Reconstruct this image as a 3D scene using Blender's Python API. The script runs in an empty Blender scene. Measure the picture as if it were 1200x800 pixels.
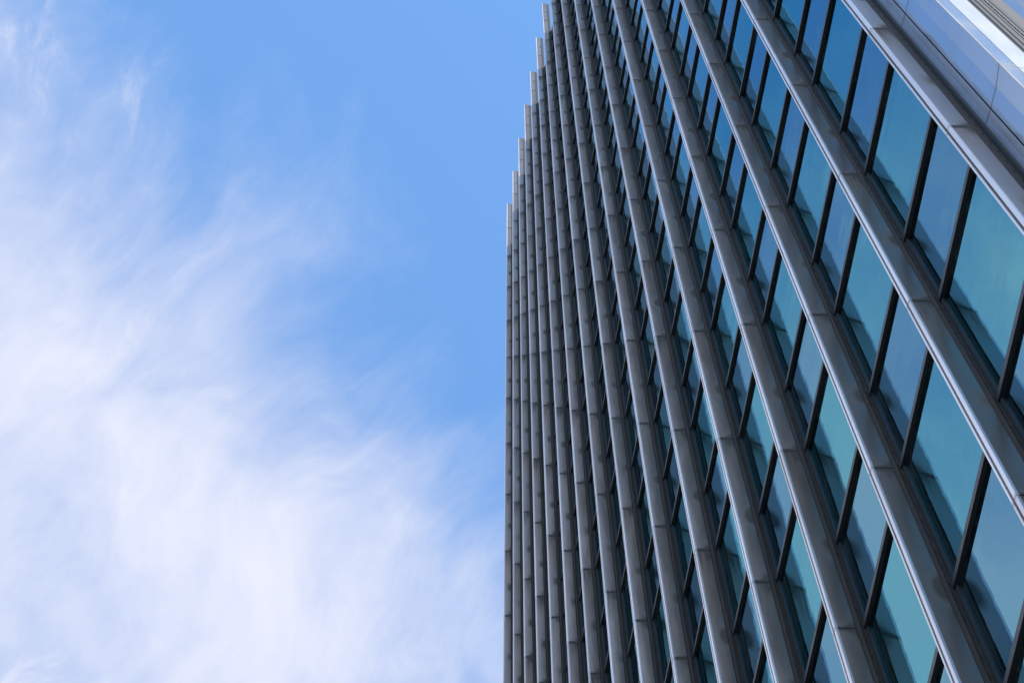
import bpy, bmesh, math, random
from mathutils import Vector, Matrix
random.seed(7)
sc = bpy.context.scene
C = sc.collection
S = 1.3125                      # fin spacing in metres; the plan below is written in fin spacings
PER = 3.045                     # one storey
Z0 = 13.2                       # a storey joint, above eye level
TOP = 70.83
BASE = -1.22                    # ground, eye level is 0
ROOF = 66.4                     # the glazing stops here, the fins run on above it
D = 0.195                       # glass line behind the fin noses
NFIN = 16
CORNER = 15.437

# ------------------------------------------------------------------ materials
def newmat(name):
    m = bpy.data.materials.new(name); m.use_nodes = True
    nt = m.node_tree; nt.nodes.clear()
    out = nt.nodes.new('ShaderNodeOutputMaterial')
    b = nt.nodes.new('ShaderNodeBsdfPrincipled')
    nt.links.new(b.outputs[0], out.inputs[0])
    return m, nt, b
class N:
    def __init__(s, nt): s.nt = nt
    def node(s, t, **kw):
        n = s.nt.nodes.new(t)
        for k, v in kw.items(): setattr(n, k, v)
        return n
    def put(s, sock, v):
        if isinstance(v, bpy.types.NodeSocket): s.nt.links.new(v, sock)
        else: sock.default_value = v
    def m(s, op, a, b=0.0, c=0.0, clamp=False):
        n = s.node('ShaderNodeMath', operation=op, use_clamp=clamp)
        for i, v in enumerate((a, b, c)): s.put(n.inputs[i], v)
        return n.outputs[0]
    def ramp(s, v, lo, hi, a=0.0, b=1.0, smooth=True):
        n = s.node('ShaderNodeMapRange', interpolation_type='SMOOTHSTEP' if smooth else 'LINEAR')
        for i, x in enumerate((v, lo, hi, a, b)): s.put(n.inputs[i], x)
        return n.outputs[0]
    def mix(s, f, a, b):
        n = s.node('ShaderNodeMix', data_type='RGBA')
        s.put(n.inputs[0], f); s.put(n.inputs[6], a); s.put(n.inputs[7], b)
        return n.outputs[2]
    def xyz(s, v):
        n = s.node('ShaderNodeSeparateXYZ'); s.put(n.inputs[0], v); return n.outputs
    def vec(s, x, y, z):
        n = s.node('ShaderNodeCombineXYZ')
        for i, v in enumerate((x, y, z)): s.put(n.inputs[i], v)
        return n.outputs[0]
    def noise(s, v, scale, detail=4, rough=.55, dist=0.0):
        n = s.node('ShaderNodeTexNoise'); s.put(n.inputs['Vector'], v)
        n.inputs['Scale'].default_value = scale; n.inputs['Detail'].default_value = detail
        n.inputs['Roughness'].default_value = rough; n.inputs['Distortion'].default_value = dist
        return n.outputs[0]
    def white(s, v):
        n = s.node('ShaderNodeTexWhiteNoise', noise_dimensions='3D'); s.put(n.inputs[0], v); return n.outputs[0]
    def bump(s, h, strength, dist):
        n = s.node('ShaderNodeBump'); n.inputs['Strength'].default_value = strength
        n.inputs['Distance'].default_value = dist; s.put(n.inputs['Height'], h); return n.outputs[0]
    def pos(s): return s.node('ShaderNodeNewGeometry').outputs['Position']

def rgb(r, g, b): return (r, g, b, 1)

def panel_metal(name, base, metallic, rough, dirt=1.0, shade=.16, wave=.5):
    """Weathered sheet metal in storey-high panels: tone varies from panel to panel,
    rust-brown run-off under each joint and at each transom."""
    m, nt, b = newmat(name); n = N(nt)
    x, y, z = n.xyz(n.pos())
    zu = n.m('DIVIDE', z, S); xu = n.m('DIVIDE', x, S); yu = n.m('DIVIDE', y, S)
    t = n.m('DIVIDE', n.m('SUBTRACT', zu, Z0), PER)
    fl = n.m('FLOOR', t); fr = n.m('SUBTRACT', t, fl)                 # 0..1 up a panel
    cell = n.vec(n.m('FLOOR', n.m('ADD', xu, .3)), 0.5, fl)
    rnd = n.white(cell)
    streak = n.noise(n.vec(n.m('MULTIPLY', x, 30), n.m('MULTIPLY', y, 30), n.m('MULTIPLY', z, .9)), 1.0, 5, .6)
    blot = n.noise(n.pos(), 1.7, 2, .5)
    # run-off below the joint (top of panel) and a darker line just above it
    top = n.ramp(fr, .72, 1.0); bot = n.ramp(fr, .05, .0)
    # deeper stain by the wall side of the fin, where joint and transoms drain
    root = n.ramp(yu, .03, .135)
    mid = n.m('ABSOLUTE', n.m('SUBTRACT', fr, .425)); midm = n.ramp(mid, .085, .0)
    jt = n.m('MINIMUM', fr, n.m('SUBTRACT', 1.0, fr)); jtm = n.m('MULTIPLY', n.ramp(jt, .10, .0), .6)
    drain = n.m('MULTIPLY', n.m('MAXIMUM', midm, jtm), root)
    runs = n.m('MULTIPLY', top, n.ramp(streak, .34, .70, .30, 1.0))
    st = n.m('ADD', n.m('MULTIPLY', runs, .75), n.m('MULTIPLY', n.m('MULTIPLY', bot, root), .4))
    st = n.m('MULTIPLY', st, n.ramp(n.white(n.vec(fl, n.m('FLOOR', n.m('ADD', xu, .3)), 3.3)), .1, .9, .25, 1.0, False))
    st = n.m('ADD', st, n.m('MULTIPLY', drain, n.m('MULTIPLY', n.ramp(blot, .3, .65, .9, 1.6), n.ramp(n.white(n.vec(n.m('FLOOR', n.m('ADD', xu, .3)), n.m('FLOOR', n.m('MULTIPLY', fr, 1.6)), fl)), 0, 1, .35, 1.0, False))))
    st = n.m('ADD', st, n.m('MULTIPLY', n.m('MULTIPLY', n.ramp(jt, .020, .003), .9), n.ramp(rnd, 0, 1, .45, 1.0, False)))
    st = n.m('MULTIPLY', st, dirt, clamp=True)
    tone = n.m('ADD', n.m('MULTIPLY', n.m('SUBTRACT', rnd, .5), shade), n.m('ADD', n.m('MULTIPLY', n.m('SUBTRACT', streak, .5), .10), n.m('ADD', 1.0, n.m('MULTIPLY', n.m('SUBTRACT', blot, .5), .14))))
    hs = n.node('ShaderNodeVectorMath', operation='SCALE'); hs.inputs[0].default_value = base; n.put(hs.inputs[3], tone)
    # some panels have weathered browner than others, most of all towards their upper edge
    rnd2 = n.white(n.vec(fl, n.m('FLOOR', n.m('ADD', xu, .3)), 7.7))
    warm = n.m('MULTIPLY', n.m('MULTIPLY', n.ramp(rnd2, .25, 1.0, .1, .75, False), n.ramp(fr, .25, 1.0, .25, 1.0)), min(dirt, 1.0))
    hb = n.node('ShaderNodeVectorMath', operation='MULTIPLY'); n.put(hb.inputs[0], hs.outputs[0]); hb.inputs[1].default_value = (.80, .60, .45)
    toned = n.mix(warm, hs.outputs[0], hb.outputs[0])
    col = n.mix(n.m('MULTIPLY', st, .85), toned, rgb(.034, .023, .015))
    n.put(b.inputs['Base Color'], col)
    n.put(b.inputs['Metallic'], n.m('MULTIPLY', n.m('SUBTRACT', 1.0, n.m('MULTIPLY', st, .6)), metallic))
    n.put(b.inputs['Roughness'], n.m('ADD', n.m('ADD', rough, n.m('MULTIPLY', st, .3)), n.m('MULTIPLY', n.m('SUBTRACT', blot, .5), .04)))
    oil = n.noise(n.vec(n.m('MULTIPLY', x, 1.5), n.m('MULTIPLY', y, 4.0), n.m('MULTIPLY', z, .8)), 1.0, 2, .4)
    n.put(b.inputs['Normal'], n.bump(oil, wave, .02))
    return m

def glass(name, tint, seed):
    """Coated reflective glazing: tinted near head-on, whitening towards grazing angles,
    faintly rolled and lightly streaked with dust."""
    m, nt, b = newmat(name); n = N(nt)
    x, y, z = n.xyz(n.pos())
    oi = n.node('ShaderNodeObjectInfo').outputs['Random']
    v = n.vec(n.m('ADD', n.m('MULTIPLY', x, 1.1), seed), n.m('MULTIPLY', oi, 40.0), n.m('MULTIPLY', z, 1.6))
    w = n.noise(v, 1.0, 2, .45)
    dust = n.noise(n.vec(n.m('MULTIPLY', x, 26), n.m('MULTIPLY', oi, 9.0), n.m('MULTIPLY', z, .55)), 1.0, 5, .6)
    film = n.noise(n.vec(n.m('MULTIPLY', x, 2.2), n.m('MULTIPLY', oi, 5.0), n.m('MULTIPLY', z, 1.1)), 1.0, 4, .6)
    fr = n.node('ShaderNodeFresnel'); fr.inputs['IOR'].default_value = 1.5
    f = n.ramp(fr.outputs[0], .50, .95, 0.0, .8, False)
    col = n.mix(f, tint, rgb(.92, .95, .97))
    nrm = n.bump(w, .38, .006)
    g = n.node('ShaderNodeBsdfGlossy'); n.put(g.inputs['Color'], col); g.inputs['Roughness'].default_value = .012; n.put(g.inputs['Normal'], nrm)
    d = n.node('ShaderNodeBsdfDiffuse'); d.inputs['Color'].default_value = rgb(.20, .21, .20)
    mx = n.node('ShaderNodeMixShader')
    n.put(mx.inputs[0], n.m('ADD', n.ramp(dust, .50, .85, 0.0, .10), n.ramp(film, .40, .8, 0.0, .06)))
    n.put(mx.inputs[1], g.outputs[0]); n.put(mx.inputs[2], d.outputs[0])
    out = [k for k in nt.nodes if k.type == 'OUTPUT_MATERIAL'][0]
    nt.nodes.remove(b); n.put(out.inputs[0], mx.outputs[0])
    return m

def plain(name, col, metallic, rough, var=.25, scale=9.0, spec=.5):
    m, nt, b = newmat(name); n = N(nt)
    x, y, z = n.xyz(n.pos())
    k = n.noise(n.vec(n.m('MULTIPLY', x, 6), n.m('MULTIPLY', y, 6), n.m('MULTIPLY', z, .5)), scale / 6, 6, .65)
    f = n.ramp(k, .25, .75, 1 - var, 1 + var)
    hs = n.node('ShaderNodeVectorMath', operation='SCALE'); hs.inputs[0].default_value = col; n.put(hs.inputs[3], f)
    n.put(b.inputs['Base Color'], hs.outputs[0])
    b.inputs['Metallic'].default_value = metallic
    n.put(b.inputs['Roughness'], n.ramp(k, .2, .8, rough - .08, rough + .08))
    b.inputs['Specular IOR Level'].default_value = spec
    return m

M_FIN = panel_metal('fin_metal', (.275, .245, .22), .88, .34, dirt=1.75, shade=.26)
M_TRIM = panel_metal('trim_metal', (.80, .75, .76), .75, .40, dirt=.35, shade=.22)
M_BRONZE = plain('bronze_frame', (.044, .028, .018), .0, .6, .45, 14, .25)
M_GASKET = plain('gasket_rubber', (.012, .012, .013), 0, .6)
M_BAR = plain('bar_metal', (.034, .033, .034), .3, .5)
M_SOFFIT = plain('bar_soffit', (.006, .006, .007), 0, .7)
M_VISION = glass('vision_glass', rgb(.135, .385, .45), 0.0)
M_SPAN = glass('spandrel_glass', rgb(.16, .345, .44), 31.0)
M_FLANKGLASS = plain('flank_glass', (.12, .125, .14), .6, .25, .1, 5)
M_PIER = panel_metal('pier_metal', (.33, .41, .50), .95, .15, dirt=.12, shade=.06, wave=.25)
M_BAND = panel_metal('band_metal', (.48, .48, .50), .7, .38, dirt=.3, shade=.05)
M_DARK = plain('joint_dark', (.01, .01, .011), 0, .8)
M_CORE = plain('core_wall', (.10, .10, .105), 0, .8)
M_ROOF = plain('roof_gravel', (.22, .21, .20), 0, .9)

# ------------------------------------------------------------------ mesh helpers
def link(name, me, mat, parent=None, loc=None):
    o = bpy.data.objects.new(name, me); C.objects.link(o)
    if mat:
        for k in (mat if isinstance(mat, (list, tuple)) else [mat]): me.materials.append(k)
    if parent: o.parent = parent
    if loc: o.location = loc
    return o
def build(name, bm, mat, parent=None):
    bmesh.ops.recalc_face_normals(bm, faces=bm.faces)
    me = bpy.data.meshes.new(name); bm.to_mesh(me); bm.free()
    return link(name, me, mat, parent)
def prism(bm, poly, z0, z1, mi=0):
    """plan polygon in fin spacings, extruded from z0 to z1"""
    a = [bm.verts.new((x*S, y*S, z0*S)) for x, y in poly]
    b = [bm.verts.new((x*S, y*S, z1*S)) for x, y in poly]
    k = len(poly); fs = []
    for i in range(k): fs.append(bm.faces.new((a[i], a[(i+1) % k], b[(i+1) % k], b[i])))
    fs.append(bm.faces.new(a[::-1])); fs.append(bm.faces.new(b))
    for f in fs: f.material_index = mi
    return fs
def box(bm, x0, x1, y0, y1, z0, z1, mi=0):
    return prism(bm, [(x0, y0), (x1, y0), (x1, y1), (x0, y1)], z0, z1, mi)
def levels(z0=BASE, z1=TOP):
    zs = [Z0 + k*PER for k in range(-6, 25)]
    return [z0] + [z for z in zs if z0 + .3 < z < z1 - .3] + [z1]

# ------------------------------------------------------------------ ground
bm = bmesh.new()
g = 6000
for v in ((-g, -g), (g, -g), (g, g), (-g, g)): bm.verts.new((v[0], v[1], BASE*S))
bm.faces.new(bm.verts)
m, nt, b = newmat('pavement'); n = N(nt)
br = n.node('ShaderNodeTexBrick'); n.put(br.inputs['Vector'], n.pos())
br.inputs['Scale'].default_value = 1.0; br.inputs['Brick Width'].default_value = .9; br.inputs['Row Height'].default_value = .6
br.inputs['Mortar Size'].default_value = .008
br.inputs['Color1'].default_value = rgb(.20, .195, .185); br.inputs['Color2'].default_value = rgb(.25, .24, .23); br.inputs['Mortar'].default_value = rgb(.07, .07, .07)
n.put(b.inputs['Base Color'], br.outputs[0]); b.inputs['Roughness'].default_value = .85
ground = build('ground', bm, m); ground['kind'] = 'structure'

# ------------------------------------------------------------------ the tower
tower = bpy.data.objects.new('office_tower', None); C.objects.link(tower)
tower.location = (0, 0, 0)
tower['label'] = 'tall office tower clad in grey metal fins with bands of blue mirrored glass'
tower['category'] = 'building'

# one fin with its nose strips and bronze frame
GAP = .006
bm = bmesh.new(); lv = levels()
half = [(0.058, 0.018), (0.06017, 0.03), (0.06264, 0.045), (0.06498, 0.061), (0.06712, 0.077), (0.06904, 0.093), (0.07064, 0.108), (0.07193, 0.122)]
body = half + [(.058 - x, y) for x, y in reversed(half)]
for a, c in zip(lv[:-1], lv[1:]):
    fs = prism(bm, body, a + GAP, c - GAP)
core = [(.004, .022), (.054, .022), (.067, .1215), (-.009, .1215)]
prism(bm, core, BASE, TOP - .01, 1)
box(bm, .0165, .0345, .0165, .03, BASE, TOP, 1)                        # bottom of the nose groove
fin = build('fin', bm, [M_FIN, M_DARK], tower)
for x0, x1 in ((0, .0165), (.0345, .058)):
    bm = bmesh.new()
    for a, c in zip(lv[:-1], lv[1:]):
        if x0 == 0: poly = [(0, .004), (.003, 0), (x1, 0), (x1, .0178), (0, .0178)]
        else: poly = [(x0, 0), (.055, 0), (.058, .004), (.058, .0178), (x0, .0178)]
        prism(bm, poly, a + GAP*.8, c - GAP*.8)
    build('edge_strip', bm, [M_TRIM], fin)
bm = bmesh.new()
half = [(.064, .1222), (.060, .134), (.064, .142), (.0745, .149), (.0745, .155), (.066, .158), (.062, .168), (.070, .176), (.070, D - .002)]
poly = half + [(.058 - x, y) for x, y in reversed(half)]
prism(bm, poly, BASE, ROOF)
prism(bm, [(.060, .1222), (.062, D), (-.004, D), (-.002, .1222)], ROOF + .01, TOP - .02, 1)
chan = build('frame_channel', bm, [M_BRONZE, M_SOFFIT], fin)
bm = bmesh.new()
for s in (0, 1):
    def X(v): return v if s == 0 else .058 - v
    a, c = sorted((X(.0605), X(.073)))
    box(bm, a, c, .1585, .1672, BASE, ROOF)
    a, c = sorted((X(.0702), X(.098)))
    box(bm, a, c, D - .014, D + .006, BASE, ROOF)
    z = 5.0
    while z < ROOF - .1:                                               # setting blocks in the gasket
        a, c = sorted((X(.0705), X(.0765)))
        box(bm, a, c, .1595, .1665, z, z + .018); z += .2175
gask = build('gasket', bm, [M_GASKET], fin)
fin_children = list(fin.children)
def copy_fin(loc, rz=0):
    o = fin.copy(); C.objects.link(o); o.parent = tower; o.location = loc; o.rotation_euler = (0, 0, rz)
    for ch in fin_children:
        c = ch.copy(); C.objects.link(c); c.parent = o
for i in range(1, NFIN): copy_fin((i*S, 0, 0))

# ------------------------------------------------------------------ camera (needed below to rank panes by size)
R_ = Vector((.167516203, .985869315, -.000123547)); U_ = Vector((.941921997, -.160011794, .295261201)); F_ = Vector((-.291069189, .0495774066, .955416563))
EYE = Vector((17.4736993*S, -2.81886876*S, 0)); FPX = 2899.70056
def project(P):
    q = P - EYE; w = q.dot(F_)
    return (600 + FPX*q.dot(R_)/w, 400 - FPX*q.dot(U_)/w, w) if w > .1 else (1e9, 1e9, 1)

# ------------------------------------------------------------------ glazing between the fins
XA, XB = .0985, 1 - .0405                                             # clear glass between two frames
BAR_H, BAR_Y = .060, .1705
jobs = {'vision_pane': [], 'spandrel_pane': [], 'transom': []}
for i in range(NFIN - 1):
    for k in range(-5, 20):
        za = Z0 + .02 + k*PER; zb = Z0 + 1.32 + k*PER; zc = za + PER
        for nm, a, c in (('spandrel_pane', za, zb), ('vision_pane', zb, zc)):
            a2 = max(a + BAR_H*.5, BASE); c2 = min(c + BAR_H*.5, ROOF - .12)
            if c2 - a2 > .2: jobs[nm].append((i, a2, c2))
        for z in (za, zb):
            if z > BASE and z + BAR_H < ROOF - .1: jobs['transom'].append((i, z, z + BAR_H))
def area(job):
    i, a, c = job
    q = [project(Vector((x*S, D*S, z*S))) for x, z in ((i + XA, a), (i + XB, a), (i + XB, c), (i + XA, c))]
    cx = sum(p[0] for p in q)/4; cy = sum(p[1] for p in q)/4
    A = abs(sum(q[j][0]*q[(j+1) % 4][1] - q[(j+1) % 4][0]*q[j][1] for j in range(4)))/2
    vis = any(-5 < p[0] < 1205 and -5 < p[1] < 805 for p in q)
    return A if vis else A*1e-6
rests = {}
for nm, lst in jobs.items():
    lst.sort(key=area, reverse=True)
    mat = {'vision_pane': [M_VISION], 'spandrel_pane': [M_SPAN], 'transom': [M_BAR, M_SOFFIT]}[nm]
    rest = bmesh.new(); cache = {}
    def shape(bm, i, a, c, rel):
        cx, cz = (i + .5, (a + c)/2) if rel else (0, 0)
        if nm == 'transom':
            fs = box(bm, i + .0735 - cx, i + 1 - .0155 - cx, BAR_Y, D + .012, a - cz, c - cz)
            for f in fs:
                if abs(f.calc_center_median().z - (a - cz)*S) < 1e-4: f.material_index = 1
        else: box(bm, i + XA - .012 - cx, i + XB + .012 - cx, D, D + .02, a - cz, c - cz)
    for j, (i, a, c) in enumerate(lst):
        if j < 92:
            key = round(c - a, 3)
            if key not in cache:
                bm = bmesh.new(); shape(bm, i, a, c, True)
                bmesh.ops.recalc_face_normals(bm, faces=bm.faces)
                me = bpy.data.meshes.new(nm); bm.to_mesh(me); bm.free()
                for k in mat: me.materials.append(k)
                cache[key] = me
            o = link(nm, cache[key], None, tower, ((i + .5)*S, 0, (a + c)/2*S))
            if nm != 'transom':                                      # panes never sit perfectly true
                o.rotation_euler = (math.radians(random.gauss(0, .07)), 0, math.radians(random.gauss(0, .09)))
        else: shape(rest, i, a, c, False)
    rests[nm] = (rest, mat)

lr = levels(BASE, ROOF)
# ------------------------------------------------------------------ near corner: polished pier and the flank
bm = bmesh.new()
for a, c in zip(lr[:-1], lr[1:]):
    prism(bm, [(15.194, D + .011), (15.226, D + .010), (15.31, D + .013), (15.425, D + .002), (15.4325, D + .001), (15.4325, .25), (15.194, .25)], a + GAP, c - GAP)
prism(bm, [(15.08, .222), (15.428, .222), (15.428, .26), (15.08, .26)], BASE, ROOF - .05, 1)
pier = build('corner_pier', bm, [M_PIER, M_DARK], tower)
bm = bmesh.new()
for a, c in zip(lr[:-1], lr[1:]):
    prism(bm, [(15.098, D + .001), (15.14, D + .007), (15.186, D + .009), (15.186, .25), (15.098, .25)], a + GAP, c - GAP)
build('jamb_panel', bm, [panel_metal('jamb_metal', (.30, .29, .29), .9, .26, dirt=.15, shade=.06, wave=.25)], pier)
bm = bmesh.new()
for a, c in zip(lr[:-1], lr[1:]):
    prism(bm, [(15.4328, D + .0005), (15.437, D), (15.4385, D + .006), (15.4385, D + .0105), (15.4328, D + .0105)], a + GAP*.6, c - GAP*.6)
build('corner_bead', bm, [plain('bead_metal', (.34, .32, .30), .3, .5)], pier)
bm = bmesh.new()
for a, c in zip(lr[:-1], lr[1:]):
    prism(bm, [(15.435, .207), (15.4325, .300), (15.40, .300), (15.40, .207)], a + GAP*.6, c - GAP*.6)
build('return_panel', bm, [panel_metal('return_metal', (.27, .30, .33), .9, .28, dirt=.3, shade=.06)], pier)
bm = bmesh.new()
for a, c in zip(lr[:-1], lr[1:]):
    prism(bm, [(15.434, .302), (15.440, .432), (15.428, .446), (15.40, .446), (15.40, .302)], a + GAP*.6, c - GAP*.6)
build('return_band', bm, [M_BAND], pier)
bm = bmesh.new()
prism(bm, [(15.38, .448), (15.427, .448), (15.423, .470), (15.432, .482), (15.432, .492), (15.424, .498), (15.4245, .512), (15.419, .515), (15.419, .528), (15.4245, .531), (15.4245, .556), (15.421, .558), (15.421, .572), (15.425, .574), (15.424, .590), (15.38, .590)], BASE, ROOF - .02)
prism(bm, [(15.38, .602), (15.424, .602), (15.424, .622), (15.419, .625), (15.419, .634), (15.423, .637), (15.424, .664), (15.38, .664)], BASE, ROOF - .02)
prism(bm, [(15.38, .672), (15.418, .672), (15.414, .76), (15.38, .76)], BASE, ROOF - .02)
M_FLANK = plain('flank_bronze', (.026, .023, .020), .1, .6, .6, 14)
fch = build('flank_frame', bm, [M_FLANK], tower)
bm = bmesh.new()
box(bm, 15.37, 15.416, .590, .602, BASE, ROOF - .03); box(bm, 15.37, 15.410, .664, .672, BASE, ROOF - .03)
z = 5.0
while z < 30:
    box(bm, 15.4165, 15.4255, .586, .606, z, z + .018); z += .2175
build('gasket', bm, [M_GASKET], fch)
DEPTH = 22.0
y0 = .762
ys = [y0] + [1.9 + k for k in range(int(DEPTH) - 2)]
def in_frame(y_a, y_b, z_a, z_b):
    for q in range(9):
        for r in range(9):
            p = project(Vector((15.405*S, (y_a + (y_b - y_a)*q/8)*S, (z_a + (z_b - z_a)*r/8)*S)))
            if 0 <= p[0] <= 1200 and 0 <= p[1] <= 800: return True
    return False
for ya, yb in zip(ys[:-1], ys[1:]):
    for k in range(-5, 20):
        za = Z0 + .02 + k*PER; zb = Z0 + 1.32 + k*PER
        for nm, a, c in (('spandrel_pane', za, zb), ('vision_pane', zb, za + PER)):
            a2 = max(a + BAR_H*.5, BASE); c2 = min(c + BAR_H*.5, ROOF - .12)
            if c2 - a2 < .2: continue
            y1 = ya + (.0 if ya == y0 else .03)
            if ya == y0 and in_frame(y1, yb - .03, a2, c2):
                bm = bmesh.new(); box(bm, 15.37, 15.405, y1, yb - .03, a2, c2); build(nm, bm, [M_FLANKGLASS], tower)
            else: box(rests[nm][0], 15.37, 15.405, y1, yb - .03, a2, c2)
        for z in (za, zb):
            if z > BASE and z + BAR_H < ROOF - .1 and ya > 1: box(rests['transom'][0], 15.36, 15.435, ya + .03, yb - .03, z, z + BAR_H)
for nm, (rest, mat) in rests.items():
    o = build(nm, rest, mat, tower); o['kind'] = 'stuff'
for y in ys[1:8]: copy_fin((15.60*S, (y + .03)*S, 0), math.radians(90))

# far corner pier, wall core, roof
bm = bmesh.new()
for a, c in zip(lr[:-1], lr[1:]): box(bm, -.42, -.042, D + .004, .26, a + GAP, c - GAP)
build('corner_pier', bm, [M_PIER], tower)
bm = bmesh.new()
box(bm, -.41, 15.36, .27, DEPTH, BASE, ROOF - .3)
build('core_wall', bm, [M_CORE], tower)
bm = bmesh.new()
box(bm, -.06, 15.08, .225, .262, ROOF - .35, ROOF - .04)
build('parapet', bm, [M_BRONZE], tower)

# ------------------------------------------------------------------ sky, sun
CLOUD = 3.1
AZ, EL = 30.0, 40.0                      # sun direction: degrees from +X towards +Y, elevation
w = bpy.data.worlds.new('World'); sc.world = w; w.use_nodes = True
nt = w.node_tree; nt.nodes.clear(); n = N(nt)
out = n.node('ShaderNodeOutputWorld')
sky = n.node('ShaderNodeTexSky', sky_type='NISHITA'); sky.sun_disc = False
sky.sun_elevation = math.radians(EL); sky.sun_rotation = math.radians(90 - AZ)
sky.altitude = 50; sky.air_density = 1.0; sky.dust_density = .2; sky.ozone_density = 2.5
bg = n.node('ShaderNodeBackground'); 
tint = n.node('ShaderNodeMix', data_type='RGBA', blend_type='MULTIPLY'); tint.inputs[0].default_value = 1
n.put(tint.inputs[6], sky.outputs[0]); tint.inputs[7].default_value = rgb(.96, 1.23, 1.34)
n.put(bg.inputs[0], tint.outputs[2]); bg.inputs[1].default_value = .15
# thin high cloud, mapped on a level sheet overhead
gx, gy, gz = n.xyz(n.node('ShaderNodeTexCoord').outputs['Generated'])
zz = n.m('MAXIMUM', gz, .08)
u = n.m('DIVIDE', gx, zz); v = n.m('DIVIDE', gy, zz)
uv = n.vec(u, v, 0)
# streak frame: s along the wind, t across it
ca, sa = math.cos(math.radians(28)), math.sin(math.radians(28))
s_ = n.m('ADD', n.m('MULTIPLY', u, ca), n.m('MULTIPLY', v, sa)); t_ = n.m('SUBTRACT', n.m('MULTIPLY', v, ca), n.m('MULTIPLY', u, sa))
warp = n.node('ShaderNodeTexNoise'); n.put(warp.inputs['Vector'], uv); warp.inputs['Scale'].default_value = 7; warp.inputs['Detail'].default_value = 3
wx, wy, wz = n.xyz(warp.outputs['Color'])
sw = n.m('ADD', n.m('MULTIPLY', s_, .7), n.m('MULTIPLY', wx, .16)); tw = n.m('ADD', t_, n.m('MULTIPLY', wy, .16))
big = n.noise(n.vec(sw, tw, CLOUD), 8.0, 6, .52)
fine = n.noise(n.vec(n.m('ADD', n.m('MULTIPLY', s_, .40), n.m('MULTIPLY', wz, .05)), n.m('ADD', t_, n.m('MULTIPLY', wy, .09)), 8.7), 30.0, 9, .66)
left = n.m('ADD', n.m('ADD', n.m('MULTIPLY', n.m('ADD', u, .345), -4.6), n.m('MINIMUM', n.m('MULTIPLY', n.m('ADD', v, .06), -4.3), .75)), .45)
left = n.m('ADD', left, n.m('MULTIPLY', n.m('MINIMUM', n.m('MAXIMUM', n.m('MULTIPLY', n.m('ADD', v, .17), -6.0), 0.0), .65), n.ramp(u, -.20, -.30)))
right = n.m('ADD', n.m('MULTIPLY', n.m('SUBTRACT', u, .36), 6.0), .5)
bias = n.m('MINIMUM', n.m('MAXIMUM', left, right), .74)
bias = n.m('ADD', bias, n.m('MULTIPLY', n.m('MULTIPLY', n.ramp(v, -.165, -.23), n.ramp(u, -.20, -.32)), .22))
dens = n.m('ADD', n.m('ADD', n.m('MULTIPLY', n.m('SUBTRACT', big, .5), 2.3), n.m('MULTIPLY', n.m('SUBTRACT', fine, .5), .85)), n.m('ADD', bias, n.m('MULTIPLY', n.ramp(fine, .56, .74, 0, .30), n.ramp(v, -.06, -.15))))
cm = n.m('MULTIPLY', n.ramp(dens, -.30, 1.30, 0.0, .95), n.ramp(gz, .1, .4))
cl = n.node('ShaderNodeBackground'); cl.inputs[0].default_value = rgb(.86, .875, 1.0); cl.inputs[1].default_value = .515
mx = n.node('ShaderNodeMixShader'); n.put(mx.inputs[0], cm); n.put(mx.inputs[1], bg.outputs[0]); n.put(mx.inputs[2], cl.outputs[0])
n.put(out.inputs[0], mx.outputs[0])

sd = Vector((math.cos(math.radians(EL))*math.cos(math.radians(AZ)), math.cos(math.radians(EL))*math.sin(math.radians(AZ)), math.sin(math.radians(EL))))
L = bpy.data.lights.new('sun', 'SUN'); L.energy = 2.0; L.angle = math.radians(.53); L.color = (1, .95, .88)
lo = bpy.data.objects.new('sun', L); C.objects.link(lo); lo.location = (40, 0, 150); lo.rotation_euler = sd.to_track_quat('Z', 'Y').to_euler()

# ------------------------------------------------------------------ camera
cam = bpy.data.cameras.new('camera'); cam.sensor_width = 36; cam.lens = FPX/1200*36; cam.clip_start = .05; cam.clip_end = 20000
co = bpy.data.objects.new('camera', cam); C.objects.link(co)
mt = Matrix((R_, U_, -F_)).transposed().to_4x4(); mt.translation = EYE
co.matrix_world = mt
sc.camera = co
sc.view_settings.view_transform = 'Standard'; sc.view_settings.look = 'None'; sc.view_settings.exposure = 1.0; sc.view_settings.gamma = 1
sc.view_settings.use_curve_mapping = False
